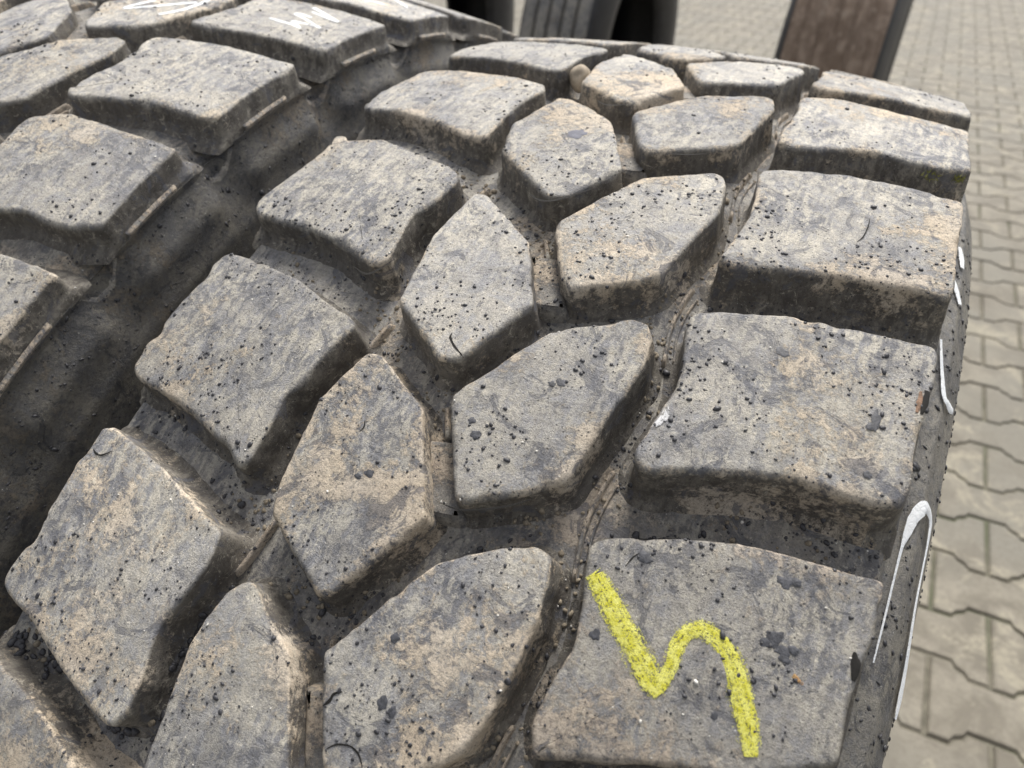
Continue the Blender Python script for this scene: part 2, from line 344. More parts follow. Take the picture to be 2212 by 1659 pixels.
def patch_mesh(T, corners, depth, name):
    """low rounded bridge (tie bar) on the groove floor; corners (x, ph)"""
    pl = [(x*1e4, p*1e4) for x, p in corners]; P = prep(pl, T.R, 2)[::3]; N = len(P); vs = []; zs = []
    for o, d in ((.003, .019), (.0012, .012), (0, depth+.0012), (-.0008, depth+.0003), (-.0018, depth)):
        for x, y, nx, ny in P: vs.append(T.pt(x+nx*o, (y+ny*o)/T.R, d+.0003*nz((x, y, o), 300))); zs.append((.6, .3, .3))
    fs = [(k*N+j, k*N+(j+1) % N, (k+1)*N+(j+1) % N, (k+1)*N+j) for k in range(4) for j in range(N)]
    fs.append(tuple(4*N+j for j in range(N)))
    return mesh(name, vs, fs, True, zs)

# ------------------------------------------------------------------ the two foreground tyres
def build_tyre(T, base, centre, Rm, pitches, npitch, label, unique, matB, matS, seed0, rowshift, feats=True):
    root = bpy.data.objects.new('tyre', None); C.objects.link(root); root.location = base
    meta(root, label, 'tyre')
    F = Matrix.Translation(Vector(centre)-Vector(base)) @ Rm.to_4x4()
    # tread base (groove floor)
    sc = T.s
    fl = [(-.1338, T.fd(-.13)+.0035), (-.1334, T.fd(-.13)+.0010)]+[(-.132+.264*i/74, None) for i in range(75)]+[(.1334, T.fd(.13)+.0010), (.1338, T.fd(.13)+.0035)]
    prof = [(x, T.r(x)-(T.fd(x) if d is None else d)) for x, d in fl]
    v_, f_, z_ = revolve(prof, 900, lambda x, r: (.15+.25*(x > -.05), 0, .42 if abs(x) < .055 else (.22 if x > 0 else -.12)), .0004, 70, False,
                         lambda i, x, a: T.dipd*sst(abs(x), .116, .133)*T.web(a, x) if abs(x) > .116 else 0.)
    base_o = link('tread_base', mesh('tread_base', v_, f_, True, z_), M_floor, root, F)
    vis = [base_o]
    for sgn in (-1, 1):
        d0 = T.fd(.13*sgn); pr = [(sgn*.1315, T.r(.133)-d0-.0012), (sgn*.1335, T.r(.133)-d0-.0020)]+[(sgn*x, T.r(.133)-d) for x, d in (T.sw[1:] if T.s == 1 else T.sw[0:])]
        # dense interpolation
        dn = [pr[0]]
        for i in range(len(pr)-1):
            p0, p1, p2, p3 = pr[max(i-1, 0)], pr[i], pr[i+1], pr[min(i+2, len(pr)-1)]
            for k in range(1, 9):
                t = k/8; cm = [.5*((2*p1[j])+(p2[j]-p0[j])*t+(2*p0[j]-5*p1[j]+4*p2[j]-p3[j])*t*t+(3*p1[j]-p0[j]-3*p2[j]+p3[j])*t**3) for j in (0, 1)]
                dn.append(tuple(cm) if i > 4 else (p1[0]*(1-t)+p2[0]*t, p1[1]*(1-t)+p2[1]*t))
        v_, f_, z_ = revolve(dn, 600, lambda x, r: (.0, 0, 0), .0004, 40, False, lambda i, x, a: T.dipd*T.web(a, x)*max(0., 1-i/24.) if i < 24 else 0.)
        if T.s > 1:      # shallow scoops between the lug flanks and a thin mould line lower down
            v3 = []
            for (x, y, z) in v_:
                dep = T.r(.133)-math.hypot(y, z); a_ = math.atan2(y, z)
                x -= sgn*.0055*T.web(a_, sgn)*math.exp(-((dep-.022)/.016)**2)
                x += sgn*(.0010*math.exp(-((dep-.047)/.0018)**2)+.0016*math.exp(-((dep-.030)/.006)**2)*(1-T.web(a_, sgn)))
                v3.append((x, y, z))
            v_ = v3
        if sgn < 0: f_ = [tuple(reversed(f)) for f in f_]
        vis.append(link('sidewall', mesh('sidewall', v_, f_, True, z_), matS, root, F))
    ri = T.R
    inner = [(-.110, ri-.262), (-.102, ri-.25), (-.128, ri-.19), (-.138, ri-.12), (-.120, ri-.05), (0, ri-.035), (.120, ri-.05), (.138, ri-.12), (.128, ri-.19), (.102, ri-.25), (.110, ri-.262)]
    v_, f_, z_ = revolve(inner, 96); link('inner_liner', mesh('inner_liner', v_, f_), M_liner, root, F)
    shared = {r: [block_mesh(T, OUTLINES[r+'3'], r, 50+3*q+ord(r)) for q in range(2)] for r in 'ABCE'}
    for m_ in sum(shared.values(), []): m_.materials.append(matB)
    cnt = 0
    for idx in range(npitch):
        i = idx-8
        ang = pitches(i)
        for row in 'ABCE':
            key = unique(row, i); sh = rowshift.get(row, (0, 0))
            if key:
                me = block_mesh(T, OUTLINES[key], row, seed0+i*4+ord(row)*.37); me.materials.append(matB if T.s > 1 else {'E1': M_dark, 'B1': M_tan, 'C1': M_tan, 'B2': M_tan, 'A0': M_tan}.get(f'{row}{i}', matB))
            else: me = shared[row][i % 2]
            a = ang+sh[1]
            o = link('tread_block', me, None, root, F @ Matrix.Translation((sh[0], 0, 0)) @ Matrix.Rotation(-a, 4, 'X'))
            if -4 <= i <= 9: vis.append(o)
    # ribs and tie bars in the grooves
    rce = ridge_mesh(T, [(.0508, -.1010), (.0498, -.0890), (.0484, -.0740), (.0480, -.0590), (.0485, -.0420), (.0497, -.0250)], .0014, .0026, .0165)
    rce2 = ridge_mesh(T, [(.0536, -.0960), (.0526, -.0860), (.0512, -.0740), (.0508, -.0590), (.0513, -.0450), (.0524, -.0320)], .0008, .0012, .0165)
    rab = ridge_mesh(T, [(-.0555, -.1800), (-.0530, -.1600), (-.0505, -.1320)], .0022, .0034, .0155)
    rbc = ridge_mesh(T, [(-.0120, -.1850), (-.0085, -.1980), (-.0050, -.2100)], .0018, .0030, .0140)
    tb = patch_mesh(T, [(-.0110, -.2150), (.0005, -.2105), (.0118, -.2540), (.0005, -.2600)], .0078, 'tie_bar')
    led = []; ld = .034 if T.s == 1 else .0100
    for sgn in (-1, 1):
        vs = []; fs = []; n = 24
        for q in range(n+1):
            ph = (-.03+.062*q/n) if sgn > 0 else (-.030+.062*q/n)
            e = 0.0 if q in (0, n) else 1
            for (x, d) in ((.1350, ld-.0008), (.1360+.0006*e, ld-.0002), (.1362+.0007*e, ld+.0003), (.1360, ld+.002)):
                r = T.r(.133)-d; vs.append((sgn*x, r*math.sin(ph), r*math.cos(ph)))
        for q in range(n):
            for j in range(3): a_ = q*4+j; fs.append((a_, a_+1, a_+5, a_+4))
        led.append(mesh('shoulder_ledge', vs, fs, True, [(.2, .9, 0)]*len(vs)))
    for m_ in (rce, rce2, rab, rbc, tb): m_.materials.append(M_rib)
    for m_ in led: m_.materials.append(M_rib)
    for idx in range(npitch):
        i = idx-8
        if not -4 <= i <= 9: continue
        Rr_ = F @ Matrix.Rotation(-pitches(i), 4, 'X')
        for nm, m_ in (('groove_rib', rce), ('groove_rib', rce2), ('groove_rib', rab), ('groove_rib', rbc), ('tie_bar', tb)):
            vis.append(link(nm, m_, None, root, Rr_))
        link('shoulder_ledge', led[0], None, root, F @ Matrix.Rotation(-(pitches(i)-.19), 4, 'X'))
        link('shoulder_ledge', led[1], None, root, F @ Matrix.Rotation(-(pitches(i)-.105), 4, 'X'))
    return root, F, vis

PA = [-.160884, 0., .163385, .328561, .490521, .651405]
def pit1(i):    # i = 1..6 measured, the rest evenly spaced
    if 1 <= i <= 6: return PA[i-1]
    return PA[5]+(i-6)*.160906 if i > 6 else PA[0]+(i-1)*.160906
def uq1(row, i):
    if i in (1, 2, 3, 4): return f'{row}{i}'
    if i in (5, 6): return f'{row}4' if row != 'B' else 'B3'
    if i in (0, -1): return f'{row}2'
    return None
R1 = Matrix(((0.999596, 0.007424, 0.027425), (0, 0.965256, -0.261307), (-0.028412, 0.261202, 0.964866)))
T1 = Tyre(1.0, .0125, .0145, .0190, SW1)
tyre1, F1, vis1 = build_tyre(T1, (0, 0, 0), (0, 0, .53), R1, pit1, 39,
    'big used tyre in front with a yellow crayon mark on a worn tread block', uq1, M_block, M_side, 11.3, {})
R2 = Matrix(((0.997355, 0.00869, 0.072156), (0.010477, 0.965262, -0.261073), (-0.071918, 0.261138, 0.962619)))
T2 = Tyre(1.02236, .0115, .0125, .0120, SW2)
def pit2(i): return .012533+(i-2)*.1570796
def uq2(row, i):
    if i in (1, 2, 3, 4, 5, 6): return f'{row}{2+(i % 3)}'
    return None
tyre2, F2, vis2 = build_tyre(T2, (-.34125, -.00741, 0), (-.34125, -.00741, .541873), R2, pit2, 40,
    'big used tyre at the left edge with white marker scribbles on its tread', uq2, M_block2, M_side2, 91.7, {'C': (.003, 0), 'B': (.004, -.01)})
FW2 = Matrix.Translation((-.34125, -.00741, 0)) @ F2
# ------------------------------------------------------------------ marks on the tyres
def bvh_of(objs):
    V_ = []; F_ = []
    for o in objs:
        off = len(V_); mw = o.matrix_world; V_ += [mw @ v.co for v in o.data.vertices]; F_ += [tuple(off+i for i in p.vertices) for p in o.data.polygons]
    return BVHTree.FromPolygons(V_, F_)
bpy.context.view_layer.update()
BV = {1: (bvh_of(vis1), F1), 2: (bvh_of(vis2), FW2)}
def drape(T, me, lift):      # lay a thin mark on the real rubber surface
    bv, F = BV[1 if T is T1 else 2]; Fi = F.inverted()
    for v in me.vertices:
        x, y, z = v.co; r = math.hypot(y, z); k = (T.R+.03)/r; e = r-T.r(x)
        top = F @ Vector((x, y*k, z*k)); ax = F @ Vector((x, 0, 0)); hit, nrm, _, _ = bv.ray_cast(top, (ax-top).normalized(), .034)
        if hit is not None: v.co = Fi @ (hit+nrm*(lift+max(0, e)))
def mark(T, F, root, pts, widths, mat, name, lift=.0004, label=None, **k):
    me = strip_mesh(T, pts, widths, 0., name, **k); drape(T, me, .00012); o = link(name, me, mat, root, F)
    if label: o['label'] = label
    return o
mark(T1, F1, tyre1, [(.0590, -.2580), (.0599, -.2596), (.0681, -.2728), (.0768, -.287), (.0824, -.2958), (.0864, -.3002)], [.0044, .0078, .0088, .0090, .0092, .0060], M_yellow, 'crayon_mark', .0012, 'yellow crayon mark like a lightning h', cross=9)
mark(T1, F1, tyre1, [(.0850, -.3000), (.0862, -.2865), (.0861, -.2759), (.0872, -.2688), (.0902, -.2639), (.0941, -.2638), (.0979, -.2676), (.1015, -.2743), (.1051, -.2855), (.109, -.2984), (.1118, -.3107)],
     [.0052, .0048, .0052, .0056, .0062, .0070, .0078, .0080, .0080, .0078, .0046], M_yellow, 'crayon_mark', .0014, 'yellow crayon mark like a lightning h', cross=9)
def place_sw(x, y, d):   # x carries the sidewall coordinate t (scaled), y the arc
    t = x*100; px, dep = swpt(t); r = T1.r(.133)-dep; ph = y/T1.R
    return (px+.0006-d*1.0, r*math.sin(ph), r*math.cos(ph))
def sw_mark(pts, widths, name='paint_line'):
    vs = []; fs = []; cs = []
    # arc length parametrisation in real metres: axial+radial distance along the profile against the arc
    acc = [0.]; tt = [q*.05 for q in range(0, 111)]
    pp = [swpt(t) for t in tt]
    for a, b in zip(pp, pp[1:]): acc.append(acc[-1]+math.dist(a, b))
    def s_of(t): return acc[min(len(acc)-1, max(0, int(round(t/.05))))] if t*20 == int(t*20) else acc[int(t*20)]+(acc[int(t*20)+1]-acc[int(t*20)])*(t*20-int(t*20))
    def t_of(s_):
        for q in range(len(acc)-1):
            if acc[q+1] >= s_: return tt[q]+.05*(s_-acc[q])/(acc[q+1]-acc[q])
        return tt[-1]
    pl = [(s_of(t), ph) for t, ph in pts]
    def place(x, y, d):
        px, dep = swpt(t_of(max(x, 0))); r = T1.r(.133)-dep+.0004-d*.5; ph = y/T1.R
        return (px+.0007-d, r*math.sin(ph), r*math.cos(ph))
    o = link(name, strip_mesh(T1, pl, widths, .0003, name, place=place, cross=5, jag=.15), M_white, tyre1, F1)
    return o
sw_mark([(1.296, -.2293), (1.322, -.2028), (1.335, -.1682), (1.371, -.1477), (1.451, -.1367), (1.576, -.1237), (1.796, -.1142), (2.002, -.1097), (2.297, -.1082), (2.497, -.1132), (2.557, -.1307), (2.567, -.1552), (2.617, -.1777), (2.837, -.2168), (2.912, -.2373), (2.907, -.2518)],
        [.0005, .0007, .0008, .0012, .0030, .0040, .0050, .0050, .0044, .0030, .0014, .0012, .0018, .0030, .0044, .0012])
sw_mark([(1.231, .0459), (1.401, .0274), (1.656, .0059), (1.912, -.0097), (2.227, -.0097), (2.552, -.0042)], [.0010, .0015, .0018, .0026, .0050, .0030])
sw_mark([(1.256, .1339), (1.471, .1294), (1.756, .1164), (1.937, .1069)], [.0040, .0034, .0026, .0020])
sw_mark([(1.551, .1974), (1.686, .1824), (1.802, .1639)], [.0020, .0034, .0020])
W2 = [
 [(.0861, .1982), (.0969, .2003), (.1067, .1994)], [(.1067, .1994), (.0973, .2093), (.1138, .2152)], [(.1138, .2152), (.0908, .2304), (.1004, .2346)],
 [(.0943, .2498), (.1034, .2475), (.1142, .2461)], [(.1142, .2461), (.0898, .2634)], [(.0194, .166), (.0158, .1325), (.0206, .1349)], [(.0206, .1349), (.0301, .1619), (.0394, .187)],
 [(.0378, .1354), (.0423, .1577), (.0422, .1895), (.0398, .205)], [(.0913, .3525), (.0982, .3647), (.1067, .3635)], [(.1067, .3635), (.1146, .3838), (.0941, .4177)]]
for q, s_ in enumerate(W2):
    mark(T2, F2, tyre2, s_, [.0022, .0034]+[.0030]*(len(s_)-2), M_white, 'marker_stroke', .0011)
# cracks and cuts as flat strips with their inner shade painted; blots
def cut(pts, w_=.0009, T=T1, F=F1, root=tyre1, name='cut'):
    n = len(pts); mark(T, F, root, pts, [w_*.2]+[w_]*(n-2)+[w_*.2], M_crack, name, .0009, jag=.6, cross=3, th=.00002)
cut([(-.0177, -.1453), (-.0172, -.1490), (-.0148, -.1532), (-.009, -.1598)])
cut([(-.1280, -.3030), (-.1255, -.3050), (-.1225, -.3045), (-.1187, -.2990)], .0008)
cut([(.0060, -.3954), (.0085, -.3905), (.0122, -.3880), (.0156, -.3896), (.0185, -.3950)], .0005)
cut([(.0000, -.3770), (.0015, -.3730), (.0018, -.3690), (.0040, -.3660)], .0009)
cut([(.1010, .0660), (.1012, .0540), (.1005, .0400), (.0990, .0330)], .0005)
cut([(.0660, -.2480), (.0670, -.2420), (.0685, -.2380)], .0005)
cut([(-.0300, -.2220), (-.0290, -.2260), (-.0296, -.2300)], .0006)
def blot(x, ph, r, el=1., T=T1, F=F1, root=tyre1, mat=None, h=.00012):
    vs = []; fs = []; n = 34; off = random.random()*50; r *= .88
    for k, f in ((0, 1), (1, .7), (2, .3)):
        for j in range(n):
            a = 2*math.pi*j/n; rr = r*f*(1+.45*noise.noise((math.cos(a)*1.4+off, math.sin(a)*1.4, off))+.2*noise.noise((math.cos(a)*4+off, math.sin(a)*4, off)))
            vs.append(T.pt(x+rr*math.cos(a), ph+rr*el*math.sin(a)/T.R, -(h*(k > 0)*(1+.5*noise.noise((a, k, off))))))
    for k in (0, 1):
        for j in range(n): fs.append((k*n+j, k*n+(j+1) % n, (k+1)*n+(j+1) % n, (k+1)*n+j))
    fs.append(tuple(2*n+j for j in range(n)))
    me = mesh('rubber_spot', vs, fs); drape(T, me, .0001); link('rubber_spot', me, mat or M_blot, root, F)
for a in [(.0875, -.0855, .0026, .7), (.1195, -.1117, .0020, 2.1), (.1182, -.1160, .0013, 1.2), (.1090, -.2530, .0030, .8), (.1120, -.2575, .0026, .6), (.1070, -.2570, .0018, .8), (.1145, -.2550, .0018, .7), (.1130, -.2610, .0016, .9),
          (.0700, -.2390, .0019, 1.), (.0715, -.2400, .0012, 1.), (.1075, -.2235, .0030, .6), (.1100, -.2215, .0022, .5), (.0985, -.2270, .0014, .8),
          (.0260, -.1560, .0022, .8), (.0235, -.1590, .0015, .8), (.0080, -.2070, .0020, .9), (.0045, -.1990, .0014, 1.), (-.0190, -.2520, .0018, .8), (-.0222, -.2560, .0013, .8),
          (.0120, -.3300, .0016, 1.), (.0165, -.3620, .0017, 1.2), (.0200, -.3640, .0013, 1.3), (.0650, -.2870, .0016, 1.), (.1210, -.1470, .0014, 1.), (.1005, -.3000, .0012, 1.)]:
    blot(*a)
blot(-.0219, .0860, .0042, 1.1, mat=plain('bluish_polished_spot', (.11, .115, .150), .7, .2, 200), h=.0002)
mark(T1, F1, tyre1, [(.0602, -.1490), (.0608, -.1560), (.0588, -.1650)], [.0020, .0036, .0014], M_chalk, 'chalk_smear', .0006, cross=7)
mark(T1, F1, tyre1, [(.1160, -.2670), (.1190, -.2690)], [.0018, .0014], M_rust, 'rust_smear', .0008, cross=7)
mark(T1, F1, tyre1, [(.1300, -.0800), (.1303, -.0880), (.1300, -.0960)], [.0008, .0020, .0006], M_wood, 'torn_edge', label='reddish torn sliver at the shoulder edge', cross=5, jag=.5)
mark(T1, F1, tyre1, [(.1316, -.0780), (.1318, -.0860), (.1313, -.0960)], [.0014, .0024, .0006], M_crack, 'torn_edge', label='painted shade strip for the gap behind the torn sliver', cross=5, jag=.5)
mark(T1, F1, tyre1, [(.1290, -.2440), (.1300, -.2500), (.1303, -.2580)], [.0008, .0030, .0008], M_crack, 'nick', label='nick in the shoulder edge drawn as a painted shade strip', cross=5, jag=.6)
cut([(.0075, -.2530), (.0150, -.2520), (.0260, -.2420), (.0330, -.2320)], .0007)
cut([(-.0230, -.0030), (-.0170, -.0085), (-.0100, -.0030), (.0010, .0200)], .0010)
cut([(-.0700, -.1130), (-.0620, -.1160), (-.0560, -.0980)], .0011)
cut([(-.0270, .1530), (-.0200, .1480), (-.0080, .1600)], .0010)
cut([(.0180, .0830), (.0260, .0880), (.0340, .0960)], .0009)
# pebble wedged in the groove
def pebble(name, pos, r, mat, sub=3, sq=(1, .9, .85)):
    bm = bmesh.new(); bmesh.ops.create_icosphere(bm, subdivisions=sub, radius=r)
    for v in bm.verts:
        n = 1+.16*noise.noise(v.co*(1.2/r))+.05*noise.noise(v.co*(4/r)); v.co = Vector((v.co.x*sq[0], v.co.y*sq[1], v.co.z*sq[2]))*n
    me = bpy.data.meshes.new(name); bm.to_mesh(me); bm.free(); me.polygons.foreach_set('use_smooth', [True]*len(me.polygons))
    o = link(name, me, mat); o.location = pos; return o
pp_ = F1 @ Vector(T1.pt(-.0530, .2380, .0060))
meta(pebble('pebble', pp_, .0060, M_stone, 3, (1, 1.05, 1.15)), 'small tan pebble wedged in the groove between two tread blocks near the crest', 'pebble')

# ------------------------------------------------------------------ rubber crumbs and grit lying on the tyres
bpy.context.view_layer.update()
ico_v = []; ico_f = []
bm = bmesh.new(); bmesh.ops.create_icosphere(bm, subdivisions=1, radius=1); ico_v = [v.co.copy() for v in bm.verts]; ico_f = [tuple(v.index for v in f.verts) for f in bm.faces]; bm.free()
bm = bmesh.new(); bmesh.ops.create_icosphere(bm, subdivisions=2, radius=1); ico_v2 = [v.co.copy() for v in bm.verts]; ico_f2 = [tuple(v.index for v in f.verts) for f in bm.faces]; bm.free()
def scatter(T, F, vis, n, phr, xr, size, name, mat, label, cat, seed, flat=.6, clump=None, hd=1, deep=0.):
    rnd = random.Random(seed); bv = BV[1 if T is T1 else 2][0]; vs = []; fs = []
    made = 0; tries = 0
    while made < n and tries < n*6:
        tries += 1
        x = rnd.uniform(*xr); ph = rnd.uniform(*phr)
        if clump and noise.noise((x*38+seed, ph*T.R*38, seed)) < clump*rnd.uniform(-.6, 1.): continue
        o = F @ Vector((x, 0, 0)); top = F @ Vector((x, (T.R+.05)*math.sin(ph), (T.R+.05)*math.cos(ph)))
        hit, nrm, _, _ = bv.ray_cast(top, (o-top).normalized())
        if hit is None: continue
        if nrm.z < .25 and rnd.random() < .75: continue
        if deep:
            lp = F.inverted() @ hit
            if T.r(lp.x)-math.hypot(lp.y, lp.z) < deep: continue
        s_ = size*math.exp(rnd.gauss(0, .38)); q = nrm.to_track_quat('Z', 'Y') @ Matrix.Rotation(rnd.uniform(0, 6.28), 3, 'Z').to_quaternion()
        off = len(vs); ax = rnd.uniform(.75, 1.3)
        V0, F0 = (ico_v2, ico_f2) if hd else (ico_v, ico_f)
        sd_ = rnd.uniform(0, 99)
        for v in V0:
            k = 1+.35*noise.noise(v*1.1+Vector((sd_, 0, 0))); vs.append(hit+nrm*s_*.15+q @ Vector((v.x*s_*ax*k, v.y*s_/ax*k, v.z*s_*flat*k)))
        fs += [tuple(off+i for i in f) for f in F0]; made += 1
    o = link(name, mesh(name, vs, fs), mat); meta(o, label, cat, None, 'stuff'); return o
scatter(T1, F1, vis1, 2600, (-.47, .05), (-.137, .137), .00039, 'rubber_crumbs', M_crumb, 'black rubber crumbs peppered over the near tread of the front tyre', 'crumbs', 3, .6, .22)
scatter(T1, F1, vis1, 700, (.0, .75), (-.137, .137), .00046, 'rubber_crumbs', M_crumb, 'black rubber crumbs thinly strewn over the far crest of the front tyre', 'crumbs', 5, .6, .22, 0)
scatter(T2, FW2, vis2, 900, (-.4, .5), (-.02, .135), .00050, 'rubber_crumbs', M_crumb, 'black rubber crumbs on the tread of the left tyre', 'crumbs', 9, .6, .22, 0)
M_mud = plain('dry_mud_crumb', (.24, .205, .155), .95, .4, 700, .5)
scatter(T1, F1, vis1, 520, (-.50, .10), (-.130, .130), .00062, 'rubber_crumbs', M_crumb, 'black rubber crumbs collected in the grooves of the front tyre', 'crumbs', 31, .7, .3, 1, .008)
scatter(T1, F1, vis1, 160, (-.52, -.36), (-.130, -.05), .0010, 'rubber_crumbs', M_crumb, 'coarse black rubber crumbs in the groove at the lower left corner', 'crumbs', 33, .7, .1, 1, .008)
scatter(T1, F1, vis1, 1100, (-.50, .20), (-.130, .132), .00060, 'mud_crumbs', M_mud, 'dry tan mud crumbs lying in the grooves of the front tyre', 'mud crumbs', 35, .7, .25, 0, .008)
M_grit = plain('pale_grit', (.62, .60, .56), .5, .3, 800)
scatter(T1, F1, vis1, 420, (-.47, .6), (-.137, .137), .00030, 'pale_grit', M_grit, 'tiny pale grit grains on the front tyre tread', 'grit', 13, .8, .1, 0)
scatter(T2, FW2, vis2, 160, (-.2, .5), (-.02, .135), .00034, 'pale_grit', M_grit, 'tiny pale grit grains on the left tyre tread', 'grit', 14, .8, .1, 0)
# crumbs on the sidewalls
def side_crumbs(T, F, root, sgn, n, phr, tr, size, seed, label):
    rnd = random.Random(seed); vs = []; fs = []
    for q in range(n):
        t = rnd.uniform(*tr); ph = rnd.uniform(*phr); px, dep = swpt(t, T.sw); px2, dep2 = swpt(min(t+.1, 5.9), T.sw); r = T.r(.133)-dep
        c_ = Vector((sgn*(px+.0003), r*math.sin(ph), r*math.cos(ph))); s_ = size*math.exp(rnd.gauss(0, .45)); off = len(vs)
        tang = Vector((px2-px, -(dep2-dep), 0)).normalized(); nl = Vector((-tang.y, tang.x, 0))*1.0
        N_ = Vector((sgn*abs(nl.x), nl.y*math.sin(ph), nl.y*math.cos(ph))).normalized(); Q_ = (F.to_3x3() @ N_).to_track_quat('Z', 'Y') @ Matrix.Rotation(rnd.uniform(0, 6.28), 3, 'Z').to_quaternion()
        cw = F @ c_; ax = rnd.uniform(.6, 1.6); NW = (F.to_3x3() @ N_).normalized()
        hit, hn, _, _ = BV[1 if T is T1 else 2][0].ray_cast(cw+NW*.012, -NW, .03)
        if hit is not None and T is T2: cw = hit; Q_ = hn.to_track_quat('Z', 'Y') @ Matrix.Rotation(rnd.uniform(0, 6.28), 3, 'Z').to_quaternion()
        for v in ico_v: k = 1+.4*noise.noise(v*1.3+Vector((q, 0, 0))); vs.append(cw+Q_ @ Vector((v.x*s_*ax*k, v.y*s_/ax*k, v.z*s_*.35)))
        fs += [tuple(off+i for i in f) for f in ico_f]
    meta(link('rubber_crumbs', mesh('rubber_crumbs', vs, fs), M_crumb), label, 'crumbs', None, 'stuff')
side_crumbs(T1, F1, tyre1, 1, 420, (-.42, .25), (1.1, 5.), .00060, 21, 'black rubber crumbs stuck to the right sidewall of the front tyre')
side_crumbs(T2, FW2, tyre2, 1, 700, (-.45, .35), (.6, 5.), .00058, 22, 'black rubber crumbs stuck to the sidewall of the left tyre in the gap')
# moss tufts
def moss(x, ph, drop, n, spread, label):
    vs = []; fs = []; rnd = random.Random(int(x*9999))
    for q in range(n):
        c_ = Vector(T1.pt(x+rnd.gauss(0, spread), ph+rnd.gauss(0, spread)/T1.R, drop+rnd.uniform(-.001, .001))); a = Vector((rnd.gauss(0, 1), rnd.gauss(0, 1), rnd.gauss(0, 1)+.5)).normalized()*.0022; b_ = a.cross(Vector((rnd.random(), 1, 0))).normalized()*.0004
        o = len(vs); vs += [F1 @ (c_-b_), F1 @ (c_+b_), F1 @ (c_+a)]; fs.append((o, o+1, o+2))
    meta(link('moss', mesh('moss', vs, fs, False), M_moss), label, 'moss', None, 'stuff')
moss(.1300, .1760, .0035, 34, .0012, 'tiny yellow-green moss tuft on the right shoulder corner of a far tread block')
moss(.1180, .1640, .0035, 18, .0024, 'thin streak of moss along the far shoulder block wall')

# ------------------------------------------------------------------ pavement
def ground_mats():
    m = NT('joint_sand'); g = m.n('NewGeometry'); v = g.outputs['Position']
    c = m.mix(m.ramp(m.noise(v, 30, 6, .7), .35, .65), (.10, .094, .072), (.18, .165, .13)); c = m.mix(m.ramp(m.noise(v, 3, 3), .45, .7), c, (.085, .095, .055))
    m.l(c, m.b.inputs['Base Color']); m.b.inputs['Roughness'].default_value = .95; m.bump(m.noise(v, 400, 4), .8, .002)
    p = NT('concrete_paver'); g = p.n('NewGeometry'); v = g.outputs['Position']; oi = p.n('ObjectInfo')
    big = p.noise(v, 2.2, 3, .6); med = p.noise(v, 9, 5, .65, .5); fine = p.noise(v, 90, 9, .82); 
    at = p.n('VertexColor', layer_name='zone'); sp = p.n('SeparateColor'); p.l(at.outputs[0], sp.inputs[0])
    c = p.mix(p.ramp(med, .40, .60), (.140, .126, .098), (.230, .210, .168))
    c = p.mix(p.ramp(big, .42, .62), c, (.175, .166, .138), 'MIX')
    rv = p.math('ADD', sp.outputs[0], p.math('MULTIPLY', oi.outputs['Random'], .6)); c = p.mix(p.ramp(rv, 0, 1, 0, .45), c, (.15, .135, .108))
    c = p.mix(p.ramp(p.noise(v, 6.5, 7, .72, 1.0), .52, .62, 0, .8), c, (.30, .275, .21))
    c = p.mix(p.ramp(fine, .44, .62, 0, .6), c, (.125, .11, .09))
    dk = p.ramp(p.vor(v, 14), .07, .03); c = p.mix(p.math('MULTIPLY', dk, .5), c, (.09, .085, .07))
    p.l(c, p.b.inputs['Base Color']); p.b.inputs['Roughness'].default_value = .72; p.b.inputs['Specular IOR Level'].default_value = .4
    p.bump(p.math('ADD', fine, p.math('MULTIPLY', med, .6)), .6, .0015)
    return m.m, p.m
M_joint, M_paver = ground_mats()
gs = 200
pav = link('pavement', mesh('pavement', [(-gs, -gs, -.0055), (gs, -gs, -.0055), (gs, gs, -.0055), (-gs, gs, -.0055)], [(0, 1, 2, 3)], False), M_joint); meta(pav, None, None, None, 'structure')
PL, PP = .19227, .135597; aa = .0150
O_ = Vector((.508071, .580988, 0)); gx = Vector((.99998, .006388, 0)); gy = Vector((-.006388, .99998, 0))
def paver_outline(inset):
    wd, nr, hl = PP/2+aa-inset, PP/2-aa-inset, PL/2-inset; q = PL/4; k = inset*.41
    up = [(hl, wd), (q+aa*.9+k*.2, wd), (q+aa*.45, wd*.62+nr*.38), (q-aa*.45, wd*.38+nr*.62), (q-aa*.9, nr), (-q+aa*.9, nr), (-q+aa*.45, wd*.38+nr*.62), (-q-aa*.45, wd*.62+nr*.38), (-q-aa*.9, wd), (-hl, wd)]
    return up+[(-x, -y) for x, y in up]
def paver_geo():
    v = []; f = []
    for ins, z in ((.0032, -.03), (.0032, -.0050), (.0046, -.0018), (.0075, 0.)):
        v += [(x, y, z) for x, y in paver_outline(ins)]
    n = 20
    for k in range(3):
        for j in range(n): f.append((k*n+j, (k*n+(j+1) % n), (k+1)*n+(j+1) % n, (k+1)*n+j))
    f.append(tuple(3*n+j for j in range(n)))
    return v, f
pv, pf = paver_geo(); pm = mesh('paver', pv, [tuple(reversed(f)) if False else f for f in pf], False, [(0, 0, 0)]*len(pv)); pm.materials.append(M_paver)
CRi = CR.transposed()
def pix(p):
    q = CRi @ (Vector(p)-CAM)
    if q.z > -.05: return None
    return (1106+1673.6*q.x/-q.z, 829.5-1673.6*q.y/-q.z)
cells = []
for n in range(-14, 74):
    for m_ in range(-30, 22):
        x = (m_+.5+(0 if n % 2 else .5))*PL; c_ = O_+gx*x+gy*(n*PP); px = pix(c_); vis_ = False
        if px:
            X, Y = px
            edge = 2095 if Y < 700 else 2095-(Y-700)*.19
            vis_ = (0 < Y+90 and Y < 1760 and X > edge-140 and X < 2330) or (-30 < Y < 175 and 1040 < X < 2300)
        cells.append((not vis_, (c_-CAM).length, c_))
